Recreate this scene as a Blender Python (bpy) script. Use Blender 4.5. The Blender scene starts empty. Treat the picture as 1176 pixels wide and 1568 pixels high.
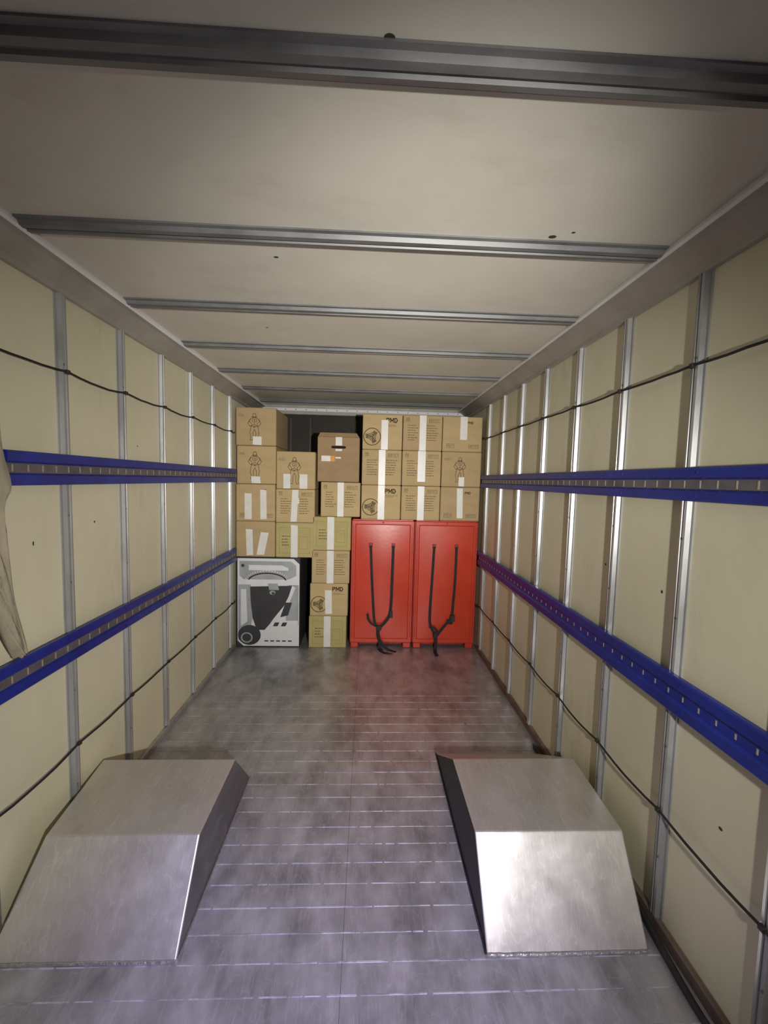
import bpy, bmesh, math, random
from mathutils import Vector, Matrix
random.seed(4)
sc=bpy.context.scene
D=4.224      # cargo front plane
H=2.597      # ceiling height
WX=1.262     # wall inner face
YB=5.10      # bulkhead
YF=-0.9      # open rear end of the truck body

# ------------------------------------------------------------------ materials
def mat(name,col,rough=.6,metal=0.,col2=None,scale=4.,stretch=(1,1,1),bump=0.,bscale=30.,spec=.5,detail=6,contrast=(.35,.65),rvar=0.,bstretch=None,stain=None):
    m=bpy.data.materials.new(name);m.use_nodes=True
    nt=m.node_tree;N=nt.nodes;L=nt.links
    b=N['Principled BSDF']
    b.inputs['Base Color'].default_value=(*col,1);b.inputs['Roughness'].default_value=rough
    b.inputs['Metallic'].default_value=metal;b.inputs['Specular IOR Level'].default_value=spec
    tc=N.new('ShaderNodeTexCoord')
    mp=N.new('ShaderNodeMapping');mp.inputs['Scale'].default_value=stretch
    L.new(tc.outputs['Object'],mp.inputs['Vector'])
    if col2 is not None:
        n=N.new('ShaderNodeTexNoise');n.inputs['Scale'].default_value=scale;n.inputs['Detail'].default_value=detail
        n.inputs['Roughness'].default_value=.65
        L.new(mp.outputs[0],n.inputs['Vector'])
        r=N.new('ShaderNodeValToRGB')
        r.color_ramp.elements[0].position=contrast[0];r.color_ramp.elements[0].color=(*col,1)
        r.color_ramp.elements[1].position=contrast[1];r.color_ramp.elements[1].color=(*col2,1)
        L.new(n.outputs['Fac'],r.inputs[0]);out=r.outputs[0]
        if stain:
            n3=N.new('ShaderNodeTexNoise');n3.inputs['Scale'].default_value=stain[1];n3.inputs['Detail'].default_value=8;n3.inputs['Roughness'].default_value=.7
            mp3=N.new('ShaderNodeMapping');mp3.inputs['Scale'].default_value=stain[2];L.new(tc.outputs['Object'],mp3.inputs[0]);L.new(mp3.outputs[0],n3.inputs['Vector'])
            r3=N.new('ShaderNodeValToRGB');r3.color_ramp.elements[0].position=.56;r3.color_ramp.elements[0].color=(0,0,0,1);r3.color_ramp.elements[1].position=.76;s_=stain[3];r3.color_ramp.elements[1].color=(s_,s_,s_,1)
            L.new(n3.outputs['Fac'],r3.inputs[0])
            mx=N.new('ShaderNodeMix');mx.data_type='RGBA';L.new(r3.outputs[0],mx.inputs[0]);L.new(out,mx.inputs[6]);mx.inputs[7].default_value=(*stain[0],1);out=mx.outputs[2]
        L.new(out,b.inputs['Base Color'])
        if rvar:
            mr=N.new('ShaderNodeMapRange');mr.inputs['To Min'].default_value=rough-rvar;mr.inputs['To Max'].default_value=rough+rvar
            mr.inputs['From Min'].default_value=.3;mr.inputs['From Max'].default_value=.7
            L.new(n.outputs['Fac'],mr.inputs['Value']);L.new(mr.outputs[0],b.inputs['Roughness'])
    if bump:
        n2=N.new('ShaderNodeTexNoise');n2.inputs['Scale'].default_value=bscale;n2.inputs['Detail'].default_value=3
        if bstretch:
            mp2=N.new('ShaderNodeMapping');mp2.inputs['Scale'].default_value=bstretch
            L.new(tc.outputs['Object'],mp2.inputs['Vector']);L.new(mp2.outputs[0],n2.inputs['Vector'])
        else: L.new(mp.outputs[0],n2.inputs['Vector'])
        bp=N.new('ShaderNodeBump');bp.inputs['Strength'].default_value=bump;bp.inputs['Distance'].default_value=.01
        L.new(n2.outputs['Fac'],bp.inputs['Height']);L.new(bp.outputs[0],b.inputs['Normal'])
    return m
M={}
M['panel']=mat('panel_cream',(.65,.615,.44),.5,0,(.74,.705,.52),1.3,(1,1,.5),.06,3,stain=((.42,.35,.20),2.2,(1,1.5,.4),.45))
M['ceil']=mat('ceiling_white',(.63,.61,.515),.5,0,(.71,.685,.58),1.6,(1,1,1),.05,3,stain=((.44,.39,.30),2.0,(.8,1.6,1),.4))
M['spot']=mat('dirt_spot',(.05,.04,.035),.9)
M['alu']=mat('galvanised_steel',(.34,.34,.34),.38,.5,(.48,.48,.48),6,(1,1,.3),.05,40,rvar=.08)
M['beam']=mat('ceiling_beam_steel',(.13,.13,.13),.5,.3,(.23,.23,.225),7,(.4,1,1),.05,40,rvar=.08)
M['white']=mat('cornice_white',(.84,.83,.85),.40,0,(.78,.76,.77),8)
M['cornice']=mat('cornice_grey',(.34,.32,.28),.5,.1,(.42,.40,.35),6)
M['blue']=mat('rail_blue_paint',(.008,.018,.20),.33,0,(.012,.030,.30),5,(1,1,1),.03,30)
M['railgrey']=mat('rail_steel',(.12,.115,.13),.5,.3,(.19,.18,.20),9)
M['slot']=mat('rail_slot',(.36,.32,.25),.6)
M['black']=mat('black_webbing',(.012,.012,.013),.8,0,(.022,.022,.024),60)
M['rubber']=mat('black_rubber',(.015,.014,.014),.6,0,(.03,.028,.028),20)
M['red']=mat('red_plastic',(.54,.044,.018),.30,0,(.61,.058,.024),3,(1,1,1),.04,25)
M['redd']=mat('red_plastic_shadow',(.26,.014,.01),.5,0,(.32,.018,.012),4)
M['ink']=mat('ink_print',(.11,.075,.035),.85,0,(.16,.11,.055),40)
M['tape']=mat('white_label_tape',(.74,.73,.69),.35,0,(.82,.81,.77),12)
M['hole']=mat('dark_hole',(.012,.01,.008),.95)
M['brown']=mat('brown_cardboard',(.34,.23,.12),.8,0,(.39,.265,.14),5,(1,1,2),.05,60)
M['orange']=mat('orange_label',(.75,.34,.05),.6)
M['green']=mat('green_print',(.32,.30,.08),.8)
M['bulk']=mat('bulkhead_dark',(.022,.019,.013),.7,0,(.034,.03,.02),3)
M['bulkrib']=mat('bulkhead_rib',(.06,.055,.04),.7,0,(.09,.08,.06),3)
M['char']=mat('carton_charcoal',(.035,.035,.04),.55,0,(.05,.05,.055),6)
M['cwhite']=mat('carton_white',(.78,.80,.82),.45,0,(.72,.74,.76),5)
M['cgrey']=mat('carton_grey',(.32,.34,.36),.5,0,(.42,.44,.46),9)
M['cloth']=mat('beige_cloth',(.27,.235,.16),.9,0,(.40,.35,.25),9,(1,1,.4),.3,60)
M['kick']=mat('kick_strip',(.13,.09,.07),.6,.2,(.20,.15,.12),8)
M['weld']=mat('weld_bead',(.50,.48,.48),.4,.9,(.7,.68,.68),60,bump=.4,bscale=90)
cards=[]
for i,(a,b) in enumerate([((.47,.345,.175),(.53,.39,.20)),((.44,.32,.165),(.50,.36,.19)),((.50,.37,.185),(.56,.415,.21)),((.44,.365,.15),(.50,.415,.18))]):
    cards.append(mat('cardboard_%d'%i,a,.78,0,b,4,(1,1,2.5),.05,70))

def metal_mat(name,base,hi,rough,metal,sc_=1.,bump=.12,lo=.40,hp=.60,rv=.10,scr=.35):
    m=bpy.data.materials.new(name);m.use_nodes=True
    nt=m.node_tree;N=nt.nodes;L=nt.links;b=N['Principled BSDF']
    tc=N.new('ShaderNodeTexCoord')
    def noise(scale,st,det=6,ro=.6,rot=0,dist=0.):
        mp=N.new('ShaderNodeMapping');mp.inputs['Scale'].default_value=st;mp.inputs['Rotation'].default_value=(0,0,rot)
        n=N.new('ShaderNodeTexNoise');n.inputs['Scale'].default_value=scale*sc_;n.inputs['Detail'].default_value=det;n.inputs['Roughness'].default_value=ro;n.inputs['Distortion'].default_value=dist
        L.new(tc.outputs['Object'],mp.inputs[0]);L.new(mp.outputs[0],n.inputs['Vector']);return n
    n1=noise(2.0,(1.2,1.,1),5,.6,0,.4);n2=noise(5,(1.3,1.,1),5,.6,.3,.3);n3=noise(6,(1.8,.8,2),5,.6,.22,.3)
    def mixv(a,bb,f):
        x=N.new('ShaderNodeMix');x.data_type='FLOAT';x.inputs[0].default_value=f
        L.new(a,x.inputs[2]);L.new(bb,x.inputs[3]);return x.outputs[0]
    v=mixv(mixv(n1.outputs['Fac'],n2.outputs['Fac'],.45),n3.outputs['Fac'],.30)
    r=N.new('ShaderNodeValToRGB');r.color_ramp.elements[0].position=lo;r.color_ramp.elements[0].color=(*base,1)
    r.color_ramp.elements[1].position=hp;r.color_ramp.elements[1].color=(*hi,1)
    L.new(v,r.inputs[0]);col=r.outputs[0]
    for sx,rot in (((22,.8,1.2),.35),((14,.6,2),-.55),((5,3,.7),.9)):
        s_=noise(2.2,sx,2,.5,rot,0.)
        rr=N.new('ShaderNodeValToRGB');e=rr.color_ramp.elements
        e[0].position=.490;e[0].color=(0,0,0,1);e[1].position=.510;e[1].color=(0,0,0,1)
        k=e.new(.50);k.color=(scr,scr,scr,1)
        L.new(s_.outputs['Fac'],rr.inputs[0])
        mx=N.new('ShaderNodeMix');mx.data_type='RGBA';L.new(rr.outputs[0],mx.inputs[0]);L.new(col,mx.inputs[6]);mx.inputs[7].default_value=(min(hi[0]*1.35,.95),min(hi[1]*1.35,.95),min(hi[2]*1.35,.95),1);col=mx.outputs[2]
    L.new(col,b.inputs['Base Color'])
    b.inputs['Metallic'].default_value=metal
    mr=N.new('ShaderNodeMapRange');mr.inputs['From Min'].default_value=.38;mr.inputs['From Max'].default_value=.64
    mr.inputs['To Min'].default_value=rough-rv;mr.inputs['To Max'].default_value=rough+rv
    L.new(v,mr.inputs['Value']);L.new(mr.outputs[0],b.inputs['Roughness'])
    bp=N.new('ShaderNodeBump');bp.inputs['Strength'].default_value=bump;bp.inputs['Distance'].default_value=.006
    L.new(v,bp.inputs['Height']);L.new(bp.outputs[0],b.inputs['Normal'])
    return m
M['floor']=metal_mat('floor_aluminium',(.29,.285,.30),(.60,.59,.62),.44,.62,scr=.2,bump=.07)
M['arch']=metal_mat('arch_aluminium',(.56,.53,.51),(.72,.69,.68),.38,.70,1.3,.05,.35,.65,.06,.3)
M['archshade_l']=metal_mat('arch_side_shade_l',(.15,.145,.15),(.23,.22,.23),.5,.6,1.3,.08)  # darker copy of the arch metal: left inner-side shade put into the colour
M['archshade_r']=metal_mat('arch_side_shade_r',(.035,.032,.033),(.08,.075,.078),.55,.5,1.3,.08)  # right inner side turned from the torch, its shade painted into the colour
M['ridge']=mat('worn_ridge',(.66,.66,.72),.4,.4,(.34,.34,.36),9,(1,1,1),contrast=(.42,.58))

# ------------------------------------------------------------------ mesh builder
class B:
    def __init__(s): s.v=[];s.f=[];s.m=[];s.mats=[]
    def mi(s,k):
        if k not in s.mats: s.mats.append(k)
        return s.mats.index(k)
    def face(s,pts,k):
        i=len(s.v);s.v+= [tuple(p) for p in pts];s.f.append(tuple(range(i,i+len(pts))));s.m.append(s.mi(k))
    def mesh(s,vs,fs,k):
        i=len(s.v);s.v+=[tuple(p) for p in vs];mi=s.mi(k)
        for f in fs: s.f.append(tuple(i+j for j in f));s.m.append(mi)
    def box(s,x0,x1,y0,y1,z0,z1,k,b=0.):
        if b<=0:
            vs=[(x,y,z) for x in (x0,x1) for y in (y0,y1) for z in (z0,z1)]
            s.mesh(vs,[(0,1,3,2),(4,6,7,5),(0,4,5,1),(2,3,7,6),(0,2,6,4),(1,5,7,3)],k);return
        vs=[];idx={}
        for ix,x in ((0,x0),(1,x1)):
            for iy,y in ((0,y0),(1,y1)):
                for iz,z in ((0,z0),(1,z1)):
                    sx=b if ix==0 else -b;sy=b if iy==0 else -b;sz=b if iz==0 else -b
                    idx[ix,iy,iz,'x']=len(vs);vs.append((x,y+sy,z+sz))
                    idx[ix,iy,iz,'y']=len(vs);vs.append((x+sx,y,z+sz))
                    idx[ix,iy,iz,'z']=len(vs);vs.append((x+sx,y+sy,z))
        fs=[]
        o=[(0,0),(1,0),(1,1),(0,1)]
        for a in (0,1):
            fs.append([idx[a,p,q,'x'] for p,q in o]);fs.append([idx[p,a,q,'y'] for p,q in o]);fs.append([idx[p,q,a,'z'] for p,q in o])
            for c in (0,1):
                fs.append([idx[a,c,0,'x'],idx[a,c,1,'x'],idx[a,c,1,'y'],idx[a,c,0,'y']])
                fs.append([idx[a,0,c,'x'],idx[a,1,c,'x'],idx[a,1,c,'z'],idx[a,0,c,'z']])
                fs.append([idx[0,a,c,'y'],idx[1,a,c,'y'],idx[1,a,c,'z'],idx[0,a,c,'z']])
                for d in (0,1): fs.append([idx[a,c,d,t] for t in 'xyz'])
        s.mesh(vs,fs,k)
    def q(s,pts,y,k): s.face([(x,y,z) for x,z in pts],k)
    def rect(s,x0,x1,z0,z1,y,k): s.q([(x0,z0),(x1,z0),(x1,z1),(x0,z1)],y,k)
    def line(s,pts,w,y,k):
        for (a,b),(c,d) in zip(pts,pts[1:]):
            l=math.hypot(c-a,d-b) or 1e-6;nx=-(d-b)/l*w/2;nz=(c-a)/l*w/2;ex=(c-a)/l*w/3;ez=(d-b)/l*w/3
            s.q([(a+nx-ex,b+nz-ez),(c+nx+ex,d+nz+ez),(c-nx+ex,d-nz+ez),(a-nx-ex,b-nz-ez)],y,k)
    def disc(s,cx,cz,rx,rz,y,k,n=24,rot=0):
        s.q([(cx+rx*math.cos(t)*math.cos(rot)-rz*math.sin(t)*math.sin(rot),cz+rx*math.cos(t)*math.sin(rot)+rz*math.sin(t)*math.cos(rot)) for t in [2*math.pi*i/n for i in range(n)]],y,k)
    def ring(s,cx,cz,r,w,y,k,n=28,a0=0,a1=2*math.pi,rz=None):
        rz=rz or r
        s.line([(cx+r*math.cos(a0+(a1-a0)*i/n),cz+rz*math.sin(a0+(a1-a0)*i/n)) for i in range(n+1)],w,y,k)
    def sweep(s,prof,a,b,k,cap=True):
        n=len(prof)
        for i in range(n):
            j=(i+1)%n
            s.face([a(*prof[i][:2]),a(*prof[j][:2]),b(*prof[j][:2]),b(*prof[i][:2])],prof[i][2] if len(prof[i])>2 else k)
        if cap:
            s.face([a(*p[:2]) for p in prof],k);s.face([b(*p[:2]) for p in prof][::-1],k)
    def ribbon(s,pts,w,t,side,k):
        P=[Vector(p) for p in pts];sd=Vector(side).normalized();vs=[];n=len(P)
        for i,p in enumerate(P):
            tn=(P[min(i+1,n-1)]-P[max(i-1,0)]).normalized()
            wd=(sd-tn*sd.dot(tn)).normalized();nn=tn.cross(wd)
            for a,b in ((-1,-1),(1,-1),(1,1),(-1,1)): vs.append(p+wd*w/2*a+nn*t/2*b)
        fs=[(0,1,2,3),tuple(4*(n-1)+j for j in (3,2,1,0))]
        for i in range(n-1):
            for j in range(4): fs.append((4*i+j,4*i+(j+1)%4,4*i+4+(j+1)%4,4*i+4+j))
        s.mesh(vs,fs,k)
    def tube(s,pts,r,k,seg=8):
        P=[Vector(p) for p in pts];vs=[];n=len(P)
        for i,p in enumerate(P):
            tn=(P[min(i+1,n-1)]-P[max(i-1,0)]).normalized()
            u=tn.cross(Vector((0,0,1)))
            if u.length<1e-3:u=Vector((1,0,0))
            u.normalize();w=tn.cross(u)
            for j in range(seg):
                t=2*math.pi*j/seg;vs.append(p+u*r*math.cos(t)+w*r*math.sin(t))
        fs=[tuple(range(seg)),tuple(seg*(n-1)+j for j in reversed(range(seg)))]
        for i in range(n-1):
            for j in range(seg): fs.append((seg*i+j,seg*i+(j+1)%seg,seg*(i+1)+(j+1)%seg,seg*(i+1)+j))
        s.mesh(vs,fs,k)
    def done(s,name,smooth=False,origin=None):
        me=bpy.data.meshes.new(name)
        o=Vector(origin) if origin else Vector((0,0,0))
        me.from_pydata([Vector(v)-o for v in s.v],[],s.f)
        for k in s.mats: me.materials.append(M[k] if isinstance(k,str) else k)
        for p,i in zip(me.polygons,s.m): p.material_index=i;p.use_smooth=smooth
        me.update()
        ob=bpy.data.objects.new(name,me);ob.location=o;sc.collection.objects.link(ob);return ob
def smooth_pts(pts,n=6):
    P=[Vector(p) for p in pts];out=[]
    for i in range(len(P)-1):
        p0=P[max(i-1,0)];p1=P[i];p2=P[i+1];p3=P[min(i+2,len(P)-1)]
        for j in range(n):
            t=j/n
            out.append(.5*((2*p1)+(p2-p0)*t+(2*p0-5*p1+4*p2-p3)*t*t+(3*p1-p0-3*p2+p3)*t**3))
    out.append(P[-1]);return out

# ------------------------------------------------------------------ shell
b=B();b.box(-WX-.04,-WX,YF,YB+.04,-.04,H+.04,'panel')
for (y,z,ry,rz) in [(2.1,1.5,.006,.005),(2.5,1.9,.005,.004),(1.72,1.45,.004,.01)]:
    b.face([(-WX+.0006,y+ry*math.cos(t),z+rz*math.sin(t)) for t in [i*math.pi/5 for i in range(10)]],'spot')
b.done('wall_left')
b=B();b.box(WX,WX+.04,YF,YB+.04,-.04,H+.04,'panel')
for (y,z,ry,rz) in [(1.13,1.99,.022,.006),(1.25,.62,.008,.006),(2.0,1.35,.006,.006),(1.6,1.32,.006,.007)]:
    b.face([(WX-.0006,y+ry*math.cos(t),z+rz*math.sin(t)) for t in [i*math.pi/5 for i in range(10)]],'spot')
b.done('wall_right')
b=B();b.box(-WX,WX,YB,YB+.04,0,H,'bulk')
for x in (-.85,-.62,-.08,.5,1.0): b.box(x-.010,x+.010,YB-.02,YB,0,2.45,'bulkrib')
b.done('wall_back')
b=B();b.box(-WX,WX,YF,YB+.04,H,H+.04,'ceil')
for (x,y,r) in [(.70,1.50,.010),(-.30,1.72,.007),(.10,.88,.008),(.76,1.47,.005),(-.52,2.5,.006)]:
    b.face([(x+r*1.4*math.cos(t),y+r*math.sin(t),H-.0008) for t in [i*math.pi/5 for i in range(10)]],'spot')
b.done('ceiling')
b=B();b.box(-WX,WX,YF,YB+.04,-.04,0,'floor')
y=.5
while y<3.3:
    x=-1.2
    while x<1.2:
        l=random.uniform(.02,.30);x1=min(x+l,1.2)
        w=random.uniform(.0010,.0026)*(1 if y<2.6 else .5)
        b.box(x,x1,y-w,y+w,0,.0012,'ridge');x=x1+random.uniform(.002,.02)
    y+=.0985
b.box(.019,.021,YF,4.15,0,.0004,'railgrey')
b.done('floor')
b=B();b.box(WX-.022,WX,YF,4.2,0,.05,'kick',.003);b.done('baseboard_right')
b=B();b.box(-WX,-WX+.022,YF,4.2,0,.04,'alu',.003);b.done('baseboard_left')

def studs(side,ys,name):
    b=B()
    for y in ys:
        prof=[(-.030,0),(-.030,.006),(-.020,.006),(-.015,.022),(-.005,.024),(-.003,.019),(.003,.019),(.005,.024),(.015,.022),(.020,.006),(.030,.006),(.030,0)]
        f=lambda p,q,z:(side*(WX-q),y+p,z)
        b.sweep(prof,lambda p,q:f(p,q,.05),lambda p,q:f(p,q,2.515),'alu')
        for z in (2.2,1.55,1.25,.75,.3):
            b.box(*sorted((side*(WX-.026),side*(WX-.0235))),y-.012,y-.008,z-.004,z+.004,'railgrey')
    return b.done(name)
studs(-1,[1.902+.438*k for k in range(-4,6)],'trim_1')
studs(1,[1.492+.4326*k for k in range(-4,7)],'trim_2')
for n,sd in ((3,-1),(4,1)):
    b=B()
    prof=[(WX,H),(1.135,H,'white'),(1.130,H-.010,'white'),(1.128,H-.022,'white'),(1.134,H-.032,'cornice'),(1.160,H-.036,'cornice'),(1.235,2.515,'cornice'),(1.240,2.495,'cornice'),(WX,2.495,'cornice')]
    b.sweep(prof,lambda p,q:(sd*p,YF,q),lambda p,q:(sd*p,YB,q),'cornice')
    b.done('trim_%d'%n)
b=B()
for k in range(-1,7):
    y=.927+.638*k
    prof=[(-.046,0),(-.046,-.006),(-.032,-.008),(-.026,-.022),(-.008,-.024),(-.004,-.016),(.006,-.016),(.010,-.024),(.026,-.022),(.034,-.008),(.046,-.006),(.046,0)]
    b.sweep(prof,lambda p,q:(-1.132,y+p,H+q),lambda p,q:(1.132,y+p,H+q),'beam')
b.done('trim_5')
b=B();b.box(-1.235,1.235,YB-.06,YB,2.49,H,'cornice',.004);b.box(-1.2,1.2,YB-.066,YB-.06,2.53,2.56,'white')
for i in range(20): b.box(-1.15+i*.12,-1.14+i*.12,YB-.070,YB-.066,2.54,2.55,'railgrey')
b.done('trim_6')

# ------------------------------------------------------------------ lashing rails
def rail(side,y0,y1,z0,z1,mid):
    b=B();x=lambda q:side*(1.237-q);h=z1-z0;c=(z0+z1)/2
    pr=[(0,z0,'blue'),(.016,z0,'blue'),(.022,z0+.006,'blue'),(.022,z0+h*.30,'blue'),(.010,z0+h*.36,mid),(.010,z1-h*.36,'blue'),(.022,z1-h*.30,'blue'),(.022,z1-.006,'blue'),(.016,z1,'blue'),(0,z1,'blue')]
    b.sweep(pr,lambda p,q:(x(p),y0,q),lambda p,q:(x(p),y1,q),'blue')
    y=y0+.03;hh=.013 if mid!='blue' else .009
    while y<y1-.02:
        xs=sorted((x(.0095),x(.0112)))
        b.box(*xs,y,y+.006,c-hh,c+hh,'slot')
        y+=.0725
    y=y0+.06
    while y<y1:
        xs=sorted((x(.0215),x(.0245)))
        for zz in (z0+h*.15,z1-h*.15): b.box(*xs,y-.005,y+.005,zz-.005,zz+.005,'blue')
        y+=.43
    return b.done('lashing_rail')
rail(-1,1.56,4.19,1.685,1.815,'railgrey')
rail(-1,YF+.1,4.19,.90,1.03,'railgrey')
rail(1,YF+.1,4.19,1.69,1.81,'railgrey')
rail(1,YF+.1,4.19,.905,1.045,'blue')

# ------------------------------------------------------------------ elastic cords
def cord(side,z,ys,sag):
    pts=[];x=side*1.231
    for a,c in zip(ys,ys[1:]):
        sg=sag*random.uniform(.4,1.2)
        for j in range(6):
            t=j/6;pts.append((x,a+(c-a)*t,z-sg*4*t*(1-t)+random.uniform(-.0015,.0015)))
    pts.append((x,ys[-1],z))
    b=B();b.tube(pts,.0048,'black',7)
    for y in ys[1:-1]: b.box(x-.008,x+.008,y-.010,y+.010,z-.010,z+.008,'rubber',.003)
    return b.done('elastic_cord')
L=[1.902+.438*k for k in range(-3,6)];R=[1.492+.4326*k for k in range(-3,7)]
cord(-1,2.172,L+[4.19],.016);cord(-1,.492,L+[4.19],.012)
cord(1,2.175,R+[4.19],.008);cord(1,.487,R+[4.19],.014)

# ------------------------------------------------------------------ wheel arches
def arch(xi,xo_b,xo_f,xo_r,y3,side):
    y0,y1,y2,zt=1.40,1.62,2.076,.289
    b=B()
    A=(xi,y0,0);Bq=(xo_b,y0,0);C=(xo_f,y1,zt);Dq=(xi,y1,zt);E=(xo_r,y2,zt);F=(xi,y2,zt);G=(xo_r,y3,0);Hq=(xi,y3,0)
    bm=bmesh.new();V=[bm.verts.new(p) for p in (A,Bq,C,Dq,E,F,G,Hq)]
    for f in ((0,1,2,3),(3,2,4,5),(5,4,6,7),(0,3,5,7),(1,6,4,2),(0,7,6,1)): bm.faces.new([V[i] for i in f])
    bmesh.ops.recalc_face_normals(bm,faces=bm.faces)
    ed=[e for e in bm.edges if not (e.verts[0].co.z<.01 and e.verts[1].co.z<.01)]
    bmesh.ops.bevel(bm,geom=ed,offset=.007,segments=3,affect='EDGES',profile=.5)
    bm.verts.ensure_lookup_table();bm.verts.index_update();bm.normal_update()
    inner='archshade_r' if side>0 else 'archshade_l'  # inner faces carry painted shade, deeper on the right arch
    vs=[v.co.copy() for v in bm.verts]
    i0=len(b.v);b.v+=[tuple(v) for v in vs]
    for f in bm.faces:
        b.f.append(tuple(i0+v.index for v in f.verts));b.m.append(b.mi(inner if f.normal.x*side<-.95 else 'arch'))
    bm.free()
    n=40;pts=[(xi+(xo_b-xi)*i/n,y0-.004+random.uniform(-.0015,.0015),.004) for i in range(n+1)]
    b.tube(pts,.005,'weld',6)
    pts=[(xi+side*.004*-1,y0+(y3-y0)*i/n,.003) for i in range(n+1)]
    b.tube(pts,.004,'weld' if side<0 else 'archshade_r',6)  # right bead takes the painted shade colour too
    return b.done('wheel_arch')
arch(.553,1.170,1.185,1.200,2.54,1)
arch(-.573,-1.236,-1.180,-1.236,2.34,-1)
b=B();b.tube(smooth_pts([(1.222,.3,.012),(1.215,.9,.012),(1.205,1.2,.012),(1.212,1.40,.02),(1.222,1.62,.03),(1.222,2.1,.02),(1.215,2.6,.012)]),.012,'rubber',8);b.done('rubber_cable',True)

# ------------------------------------------------------------------ printed artwork
def volleyball(b,cx,cz,r,y):
    w=r*.07
    b.ring(cx,cz,r,w*1.3,y,'ink')
    for a in (0,2.09,4.19):
        for k in (.25,.55,.85):
            pts=[]
            for i in range(9):
                t=i/8
                px=-r*.1+k*r*.55+ (t-.5)*.15*r; pz=(t-.5)*1.5*r*(1-.3*k)
                px+=-.35*r*(1-(2*t-1)**2)*.5+.2*r
                if math.hypot(px,pz)<r: pts.append((cx+px*math.cos(a)-pz*math.sin(a),cz+px*math.sin(a)+pz*math.cos(a)))
            b.line(pts,w,y,'ink')
def pmd(b,x,z,h,y):
    w=h*.26;g=h*.85
    b.line([(x,z),(x,z+h),(x+g*.6,z+h),(x+g*.75,z+h*.8),(x+g*.6,z+h*.5),(x,z+h*.5)],w,y,'ink')
    x+=g*1.15;b.line([(x,z),(x,z+h),(x+g*.45,z+h*.3),(x+g*.9,z+h),(x+g*.9,z)],w,y,'ink')
    x+=g*1.3;b.line([(x,z),(x,z+h),(x+g*.5,z+h),(x+g*.8,z+h*.5),(x+g*.5,z),(x,z)],w,y,'ink')
def figure(b,cx,z0,h,y):
    w=h*.018
    P=lambda u,v:(cx+u*h,z0+v*h)
    b.ring(*P(0,.9),h*.06,w,y,'ink',14,rz=h*.08)
    b.ring(*P(0,.84),h*.10,w*.8,y,'ink',14,rz=h*.02)
    for s in (-1,1):
        b.line([P(s*.03,.81),P(s*.15,.77),P(s*.19,.68),P(s*.10,.60),P(s*.11,.52)],w,y,'ink')
        b.line([P(s*.15,.77),P(s*.24,.62),P(s*.16,.50),P(s*.08,.55)],w,y,'ink')
        b.line([P(s*.11,.52),P(s*.14,.42),P(s*.17,.24),P(s*.13,.12),P(s*.16,0),P(s*.07,0),P(s*.05,.14),P(s*.06,.26),P(0,.40)],w,y,'ink')
        b.line([P(s*.02,.76),P(s*.09,.72),P(s*.06,.66),P(0,.68)],w*.8,y,'ink')
        b.line([P(s*.02,.60),P(s*.06,.54),P(0,.48)],w*.8,y,'ink')
    b.line([P(-.11,.52),P(0,.46),P(.11,.52)],w,y,'ink')
    b.line([P(0,.78),P(0,.5)],w*.7,y,'ink')
def textblock(b,x0,x1,z1,n,y,dz=.012,h=.0035):
    for i in range(n):
        z=z1-i*dz;x=x0;xe=x0+(x1-x0)*random.uniform(.6,1)
        while x<xe:
            l=random.uniform(.008,.03);b.rect(x,min(x+l,xe),z,z+h,y,'ink');x+=l+.005
def icons(b,x,z,y,n=3,s=.026):
    for i in range(n):
        xx=x+i*s*1.25
        b.line([(xx,z),(xx+s,z),(xx+s,z+s*1.2),(xx,z+s*1.2),(xx,z)],.0022,y,'ink')
        if i%3==0: b.line([(xx+s*.3,z+s*.2),(xx+s*.3,z+s),(xx+s*.15,z+s*.7)],.003,y,'ink');b.line([(xx+s*.7,z+s*.2),(xx+s*.7,z+s),(xx+s*.85,z+s*.7)],.003,y,'ink')
        elif i%3==1: b.ring(xx+s/2,z+s*.6,s*.32,.0025,y,'ink',8,0,math.pi);b.line([(xx+s*.5,z+s*.2),(xx+s*.5,z+s*.6)],.0025,y,'ink')
        else: b.line([(xx+s*.3,z+s),(xx+s*.7,z+s),(xx+s*.5,z+s*.5),(xx+s*.5,z+s*.2)],.0025,y,'ink')

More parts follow.
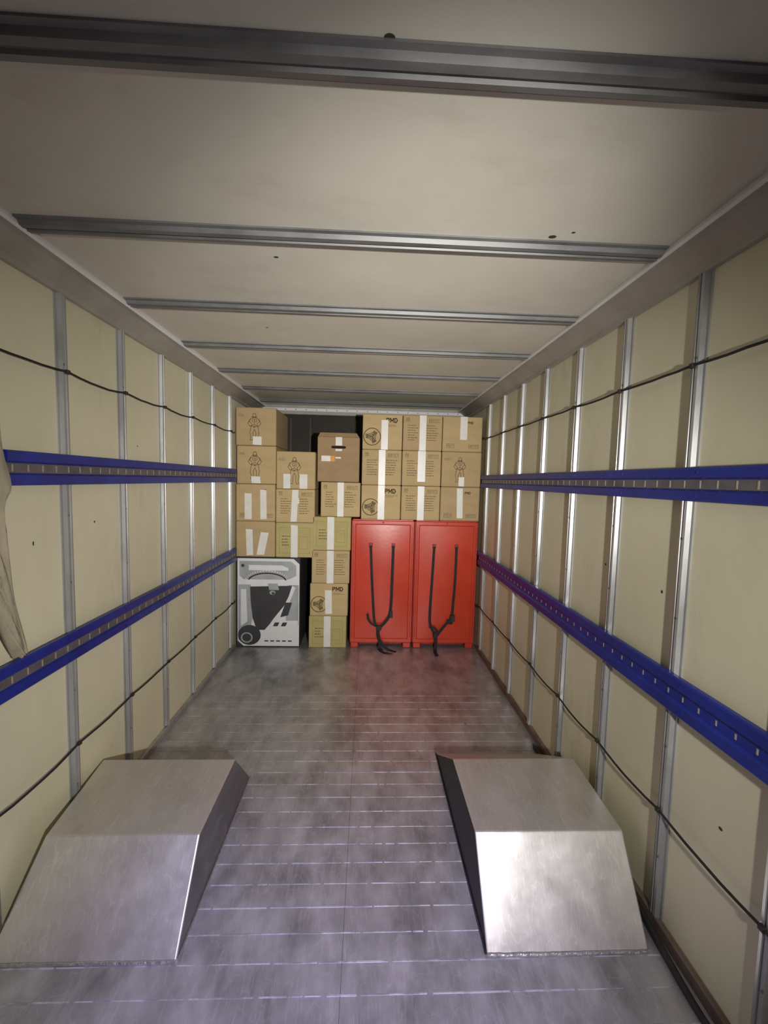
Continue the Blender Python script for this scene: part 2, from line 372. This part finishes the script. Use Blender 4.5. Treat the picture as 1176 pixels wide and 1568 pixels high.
def carton(x0,x1,z0,z1,style,tapes,ci=0,depth=.56,dy=0.):
    g=.0035;x0+=g;x1-=g;z1-=.003
    b=B();y=D+dy;m=cards[ci];W_=x1-x0;Hh=z1-z0
    b.box(x0,x1,y,y+depth,z0,z1,m,.006)
    yp=y-.0007
    X=lambda u:x0+u*W_
    Z=lambda v:z0+v*Hh
    if 'ball' in style: volleyball(b,X(.24),Z(.36),Hh*.24,yp)
    if 'pmd' in style: pmd(b,X(.60),Z(.78),Hh*.11,yp);textblock(b,X(.62),X(.95),Z(.70),2,yp)
    if 'fig' in style: figure(b,X(.46),Z(.14),Hh*.72,yp);textblock(b,X(.06),X(.25),Z(.80),2,yp)
    if 'txt' in style:
        textblock(b,X(.12),X(.40),Z(.70),int(7),yp,.024,.006);textblock(b,X(.60),X(.90),Z(.70),7,yp,.024,.006)
        icons(b,X(.08),Z(.82),yp,1,.03);icons(b,X(.66),Z(.80),yp,3,.03)
    if 'ico' in style:
        icons(b,X(.10),Z(.10),yp,2,.035);icons(b,X(.66),Z(.10),yp,3,.03);pmd(b,X(.62),Z(.80),Hh*.06,yp)
    if 'frame' in style:
        b.line([(X(.10),Z(.12)),(X(.90),Z(.12)),(X(.90),Z(.86)),(X(.10),Z(.86)),(X(.10),Z(.12))],.004,yp,'green')
        b.line([(X(.62),Z(.25)),(X(.84),Z(.25)),(X(.84),Z(.6)),(X(.62),Z(.6)),(X(.62),Z(.25))],.004,yp,'green')
        textblock(b,X(.16),X(.40),Z(.60),4,yp,.03,.008)
    for (ua,ub,va,vb,tl) in tapes:
        zz0,zz1=Z(va),Z(vb)
        b.q([(X(ua)+tl,zz0),(X(ub)+tl,zz0+random.uniform(-.004,.004)*(va>0.01)),(X(ub)-tl,zz1+random.uniform(-.006,.004)*(vb<.99)),(X(ua)-tl,zz1)],yp-.0006-.0003*(ub-ua),'tape')
    return b.done('cardboard_box',origin=((x0+x1)/2,y+depth/2,z0))
T=(.42,.59,0,1,0)
xa=(-1.236,-.842);xb=(-.842,-.455)
carton(*xa,.937,1.300,'',[(.26,.43,.04,.78,.004),(.58,.78,.06,.70,-.022)],1,.62)
carton(*xa,1.300,1.672,'ico',[(.22,.40,.05,.75,0),(.62,.78,.05,.86,.002)],0,.62)
carton(-1.230,-.838,1.672,2.052,'fig',[(.37,.60,.02,.20,.004)],0,.60,.01)
carton(-1.236,-.836,2.052,2.425,'fig',[(.42,.64,.02,.24,.0)],1,.60)
carton(*xb,.937,1.292,'frame',[(.40,.58,0,.94,0)],3,.62,.0)
carton(xb[0],-.448,1.292,1.630,'txt',[(.40,.56,.02,.98,-.008),(.42,.60,.58,.74,0.002)],2,.62)
carton(-.838,-.446,1.630,2.005,'fig',[(.18,.36,.01,.40,0),(.60,.80,.01,.40,0)],0,.60,.0)
carton(-.500,-.110,0,.335,'frame',[(.40,.58,.02,1,.0)],3)
carton(-.492,-.100,.335,.675,'ballpmd',[(.40,.58,.06,.80,.004)],2)
carton(-.478,-.088,.675,1.015,'txt',[(.40,.58,0,1,0)],0)
carton(-.472,-.080,1.015,1.360,'frame',[(.38,.56,.02,1,0)],3)
carton(-.396,.008,1.360,1.710,'txt',[(.42,.58,.0,1,0)],2,dy=.01)
zs=[1.342,1.690,2.045,2.398];xs=[.012,.416,.817,1.226]
st=[['ballpmd','txt','ico'],['txt','txt','fig'],['ballpmd','txt','ico']]
tp=[[[(.42,.59,0,1,0)]]*2+[[(.42,.57,.08,.96,.004)]],[[T],[(.40,.60,.12,1,0)],[(.44,.58,.02,.28,0)]],[[(.47,.64,.0,.84,0)],[T],[(.44,.62,.34,1,0)]]]
ci=[[2,0,1],[0,0,1],[2,1,0]]
for r in range(3):
    for c in range(3):
        carton(xs[c],xs[c+1],zs[r],zs[r+1],st[r][c],tp[r][c],ci[r][c],.58,random.choice((0,.004,.008)))
b=B();x0,x1,z0,z1=-.432,-.012,1.712,2.160;y=D+.012
b.box(x0,x1,y,y+.45,z0,z1,'brown',.006)
b.rect(x0+.15,x0+.27,z1-.115,z1-.09,y-.0008,'hole');b.disc(x0+.15,z1-.1025,.0125,.0125,y-.0009,'hole');b.disc(x0+.27,z1-.1025,.0125,.0125,y-.0009,'hole')
b.rect(x0+.18,x0+.245,z1-.085,z1-.002,y-.0009,'tape');b.rect(x0+.18,x0+.245,z1-.14,z1-.12,y-.0009,'tape')
b.rect(x0+.04,x0+.13,z1-.245,z1-.19,y-.0008,'tape');b.rect(x0+.13,x0+.175,z1-.245,z1-.19,y-.0008,'orange');b.rect(x0+.18,x0+.235,z1-.215,z1-.20,y-.0008,'tape')
b.mesh([(x0+.005,y,z1),(x1-.005,y,z1),(x1-.03,y-.03,z1+.035),(x0+.03,y-.03,z1+.035),(x0+.005,y+.004,z1),(x1-.005,y+.004,z1),(x1-.03,y-.026,z1+.037),(x0+.03,y-.026,z1+.037)],[(0,1,2,3),(7,6,5,4),(0,4,5,1),(3,2,6,7),(0,3,7,4),(1,5,6,2)],'brown')
b.done('moving_box',origin=((x0+x1)/2,y+.2,z0))

# ------------------------------------------------------------------ washing-machine carton
b=B();x0,x1,z1=-1.232,-.590,.934;y=D
b.box(x0,x1,y,y+.60,0,z1,'char',.006)
P=lambda px,py:(x0+(px-361)/97*(x1-x0),(995-py)/139*z1)
def poly(pts,k,l): b.q([P(*p) for p in pts],y-.0007-l*.0004,k)
poly([(363,858),(448,858),(457,866),(457,993),(372,993),(363,985)],'cwhite',0)
poly([(366,862),(444,862),(452,868),(452,884),(440,890),(372,890),(366,884)],'cgrey',1)
poly([(380,868),(430,868),(440,872),(440,876),(380,876)],'cwhite',2)
b.ring(*P(408,893),.19,.012,y-.0022,'char',20,.2,2.9,rz=.085)
b.ring(*P(408,893),.22,.008,y-.0022,'cwhite',20,.2,2.9,rz=.11)
b.disc(*P(371,869),.016,.016,y-.0024,'char')
poly([(364,898),(383,898),(386,950),(380,975),(364,985)],'cgrey',1)
poly([(440,898),(456,898),(456,960),(436,960)],'cgrey',1)
poly([(368,905),(376,905),(378,955),(368,962)],'cwhite',2)
poly([(382,901),(446,899),(441,915),(432,935),(418,952),(404,968),(392,968),(386,950),(383,925)],'char',3)
poly([(446,899),(451,902),(440,930),(412,964),(406,968),(418,950),(434,930),(441,915)],'cwhite',4)
b.disc(*P(416,910),.030,.022,y-.0028,'cgrey');b.disc(*P(417,911),.016,.012,y-.0032,'char')
poly([(409,896),(424,896),(426,906),(411,906)],'cgrey',5)
poly([(436,925),(446,925),(440,945),(428,948)],'char',5)
b.disc(*P(381,976),.115,.105,y-.0030,'char',28);b.disc(*P(377,980),.060,.055,y-.0034,'cgrey');b.disc(*P(377,980),.045,.042,y-.0036,'char')
poly([(400,985),(420,953),(455,953),(455,991),(392,991)],'cwhite',7)
poly([(420,956),(427,956),(424,962),(417,962)],'char',8);poly([(432,956),(439,956),(436,962),(429,962)],'char',8)
for i in range(5): poly([(404+i*9,984),(410+i*9,984),(410+i*9,986),(404+i*9,986)],'char',8)
b.done('appliance_carton',origin=((x0+x1)/2,y+.3,0))

# ------------------------------------------------------------------ red insulated containers
def red_container(x0,x1,h):
    b=B();y=D;dp=.60
    bm=bmesh.new()
    bmesh.ops.create_cube(bm,size=1)
    for v in bm.verts:
        v.co=Vector(((x0+x1)/2+v.co.x*(x1-x0),y+.018+(dp-.018)*(v.co.y+.5),.045+(h-.045)*(v.co.z+.5)))
    bmesh.ops.bevel(bm,geom=list(bm.edges),offset=.014,segments=3,affect='EDGES')
    bm.verts.index_update()
    b.mesh([v.co.copy() for v in bm.verts],[[v.index for v in f.verts] for f in bm.faces],'red');bm.free()
    def loop(i,yy): return [(x0+i,yy,.055+i*1.0),(x1-i,yy,.055+i),(x1-i,yy,h-i-.004),(x0+i,yy,h-i-.004)]
    rings=[loop(.004,y+.03),loop(.004,y+.006),loop(.010,y),loop(.040,y),loop(.050,y+.010)]
    vs=[p for r in rings for p in r];fs=[]
    for i in range(len(rings)-1):
        for j in range(4): fs.append((4*i+j,4*i+(j+1)%4,4*i+4+(j+1)%4,4*i+4+j))
    b.mesh(vs,fs,'red')
    i0=.050;n=12;px0,px1,pz0,pz1=x0+i0,x1-i0,.055+i0,h-i0-.004
    vs=[(px0+(px1-px0)*i/n,y+.010-.018*(math.sin(math.pi*i/n)*math.sin(math.pi*j/n)),pz0+(pz1-pz0)*j/n) for j in range(n+1) for i in range(n+1)]
    fs=[(j*(n+1)+i,j*(n+1)+i+1,(j+1)*(n+1)+i+1,(j+1)*(n+1)+i) for j in range(n) for i in range(n)]
    k0=len(b.f);b.mesh(vs,fs,'red')
    for gx in (x0+.024,x1-.024): b.box(gx-.003,gx+.003,y-.0008,y+.001,.12,h-.06,'redd')
    for zz in (.35,1.0): b.box(x1-.020,x1-.006,y-.006,y+.004,zz,zz+.09,'red',.003)
    b.disc((x0+x1)/2,h-.028,.010,.010,y-.001,'redd')
    for fx0,fx1 in ((x0+.01,x0+.09),(x1-.09,x1-.01)):
        for fy in (y+.01,y+dp-.12): b.box(fx0,fx1,fy,fy+.11,0,.06,'red',.008)
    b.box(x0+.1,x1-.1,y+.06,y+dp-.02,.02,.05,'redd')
    for sx in (.20,.43): b.box(x0+sx-.018,x0+sx+.018,y-.005,y+.012,1.055,1.10,'redd',.003)
    o=b.done('red_insulated_container',origin=((x0+x1)/2,y+dp/2,0))
    for p in list(o.data.polygons)[k0:k0+n*n]: p.use_smooth=True
    return o
red_container(-.078,.566,1.338);red_container(.572,1.222,1.338)
def strap(spec):
    b=B()
    for pts,w in spec:
        b.ribbon(smooth_pts(pts,6),w*1.4,.003,(1,0,.15) ,'black')
    return b
Y=D-.016
b=strap([([(.122,Y+.008,1.075),(.140,Y,.75),(.165,Y-.005,.40),(.180,Y-.01,.28),(.215,Y-.015,.235)],.018),
 ([(.352,Y+.008,1.075),(.348,Y,.75),(.338,Y-.005,.40),(.290,Y-.012,.29),(.225,Y-.02,.225)],.020),
 ([(.105,Y-.008,.37),(.115,Y-.010,.31),(.160,Y-.016,.26),(.225,Y-.02,.24)],.016),
 ([(.225,Y-.02,.25),(.215,Y-.02,.16),(.235,Y-.02,.08),(.232,Y-.03,.015),(.260,Y-.06,.004)],.024),
 ([(.235,Y-.02,.10),(.27,Y-.03,.05),(.33,Y-.05,.006),(.40,Y-.09,.004)],.020),
 ([(.225,Y-.03,.012),(.25,Y-.08,.004),(.30,Y-.13,.004),(.36,Y-.12,.004)],.020)])
b.box(.195,.250,Y-.034,Y-.010,.205,.255,'rubber',.005);b.box(.328,.362,Y-.014,Y,.33,.40,'rubber',.003)
b.done('tie_down_strap')
b=strap([([(.772,Y+.008,1.075),(.760,Y,.75),(.748,Y-.005,.40),(.755,Y-.01,.26),(.800,Y-.015,.17)],.018),
 ([(1.002,Y+.008,1.075),(.998,Y,.75),(.985,Y-.005,.48),(.970,Y-.010,.34),(.90,Y-.015,.25),(.815,Y-.02,.14)],.018),
 ([(.930,Y-.010,.32),(.955,Y-.014,.28),(.985,Y-.012,.29)],.016),
 ([(.742,Y-.008,.24),(.80,Y-.016,.23),(.83,Y-.02,.19)],.016),
 ([(.800,Y-.015,.19),(.815,Y-.02,.10),(.812,Y-.03,.02),(.80,Y-.08,.004),(.805,Y-.18,.004)],.024)])
b.box(.956,1.004,Y-.03,Y-.004,.30,.37,'rubber',.004);b.box(.785,.832,Y-.034,Y-.010,.13,.18,'rubber',.005)
b.done('tie_down_strap')

# ------------------------------------------------------------------ hanging cloth on the left wall
b=B()
prof=[(2.35,1.20,1.40),(2.12,1.22,1.435),(1.95,1.24,1.465),(1.80,1.26,1.485),(1.68,1.28,1.505),(1.60,1.31,1.465),(1.45,1.35,1.470),(1.30,1.42,1.495),(1.18,1.475,1.520),(1.10,1.51,1.532),(1.07,1.525,1.534)]
rows=[];NU=20
pp=smooth_pts([(a,b_,c) for a,b_,c in prof],4)
for z,ya,yb in pp:
    rows.append([(-1.178+.024*math.sin(u/NU*24+z*2.2)+.008*math.sin(z*13+u),ya+(yb-ya)*u/NU,z+.012*math.sin(u*1.7)) for u in range(NU+1)])
vs=[p for r in rows for p in r];fs=[(i*(NU+1)+j,i*(NU+1)+j+1,(i+1)*(NU+1)+j+1,(i+1)*(NU+1)+j) for i in range(len(rows)-1) for j in range(NU)]
b.mesh(vs,fs,'cloth');o=b.done('hanging_cloth',True)
md=o.modifiers.new('s','SOLIDIFY');md.thickness=.004

# ------------------------------------------------------------------ lights
def spot(name,loc,tgt,power,ang,blend,col,size):
    l=bpy.data.lights.new(name,'SPOT');l.energy=power;l.spot_size=math.radians(ang);l.spot_blend=blend;l.color=col;l.shadow_soft_size=size
    o=bpy.data.objects.new(name,l);o.location=loc;o.rotation_euler=(Vector(tgt)-Vector(loc)).to_track_quat('-Z','Y').to_euler();sc.collection.objects.link(o);return o
spot('torch_flood',(.60,-.60,1.72),(-.40,4.2,.68),285,92,1.,(1,.965,.905),.04)
spot('far_fill',(.60,-.60,1.72),(-.05,4.2,2.10),290,60,1.,(1,.975,.93),.04)  # added narrow fill at the torch position, brightens far walls and ceiling
spot('violet_floor_fill',(.02,-.15,2.05),(.0,1.10,0),185,56,1.,(.44,.39,1.),.15)  # added violet fill for the near floor, stands in for dusk light
w=bpy.data.worlds.new('w');sc.world=w;w.use_nodes=True
w.node_tree.nodes['Background'].inputs[0].default_value=(.34,.32,.38,1);w.node_tree.nodes['Background'].inputs[1].default_value=.10

# ------------------------------------------------------------------ camera
fw=Vector((.0406,.9963,-.0752)).normalized();R_=Vector((.9989,-.0388,.0244));R_=(R_-fw*R_.dot(fw)).normalized();U_=R_.cross(fw)
cd=bpy.data.cameras.new('camera');cd.sensor_fit='HORIZONTAL';cd.sensor_width=36;cd.lens=640.34/1176*36;cd.clip_start=.02
co=bpy.data.objects.new('camera',cd)
co.matrix_world=Matrix(((R_.x,U_.x,-fw.x,.0758),(R_.y,U_.y,-fw.y,0),(R_.z,U_.z,-fw.z,1.7371),(0,0,0,1)))
sc.collection.objects.link(co);sc.camera=co
sc.view_settings.view_transform='Standard'
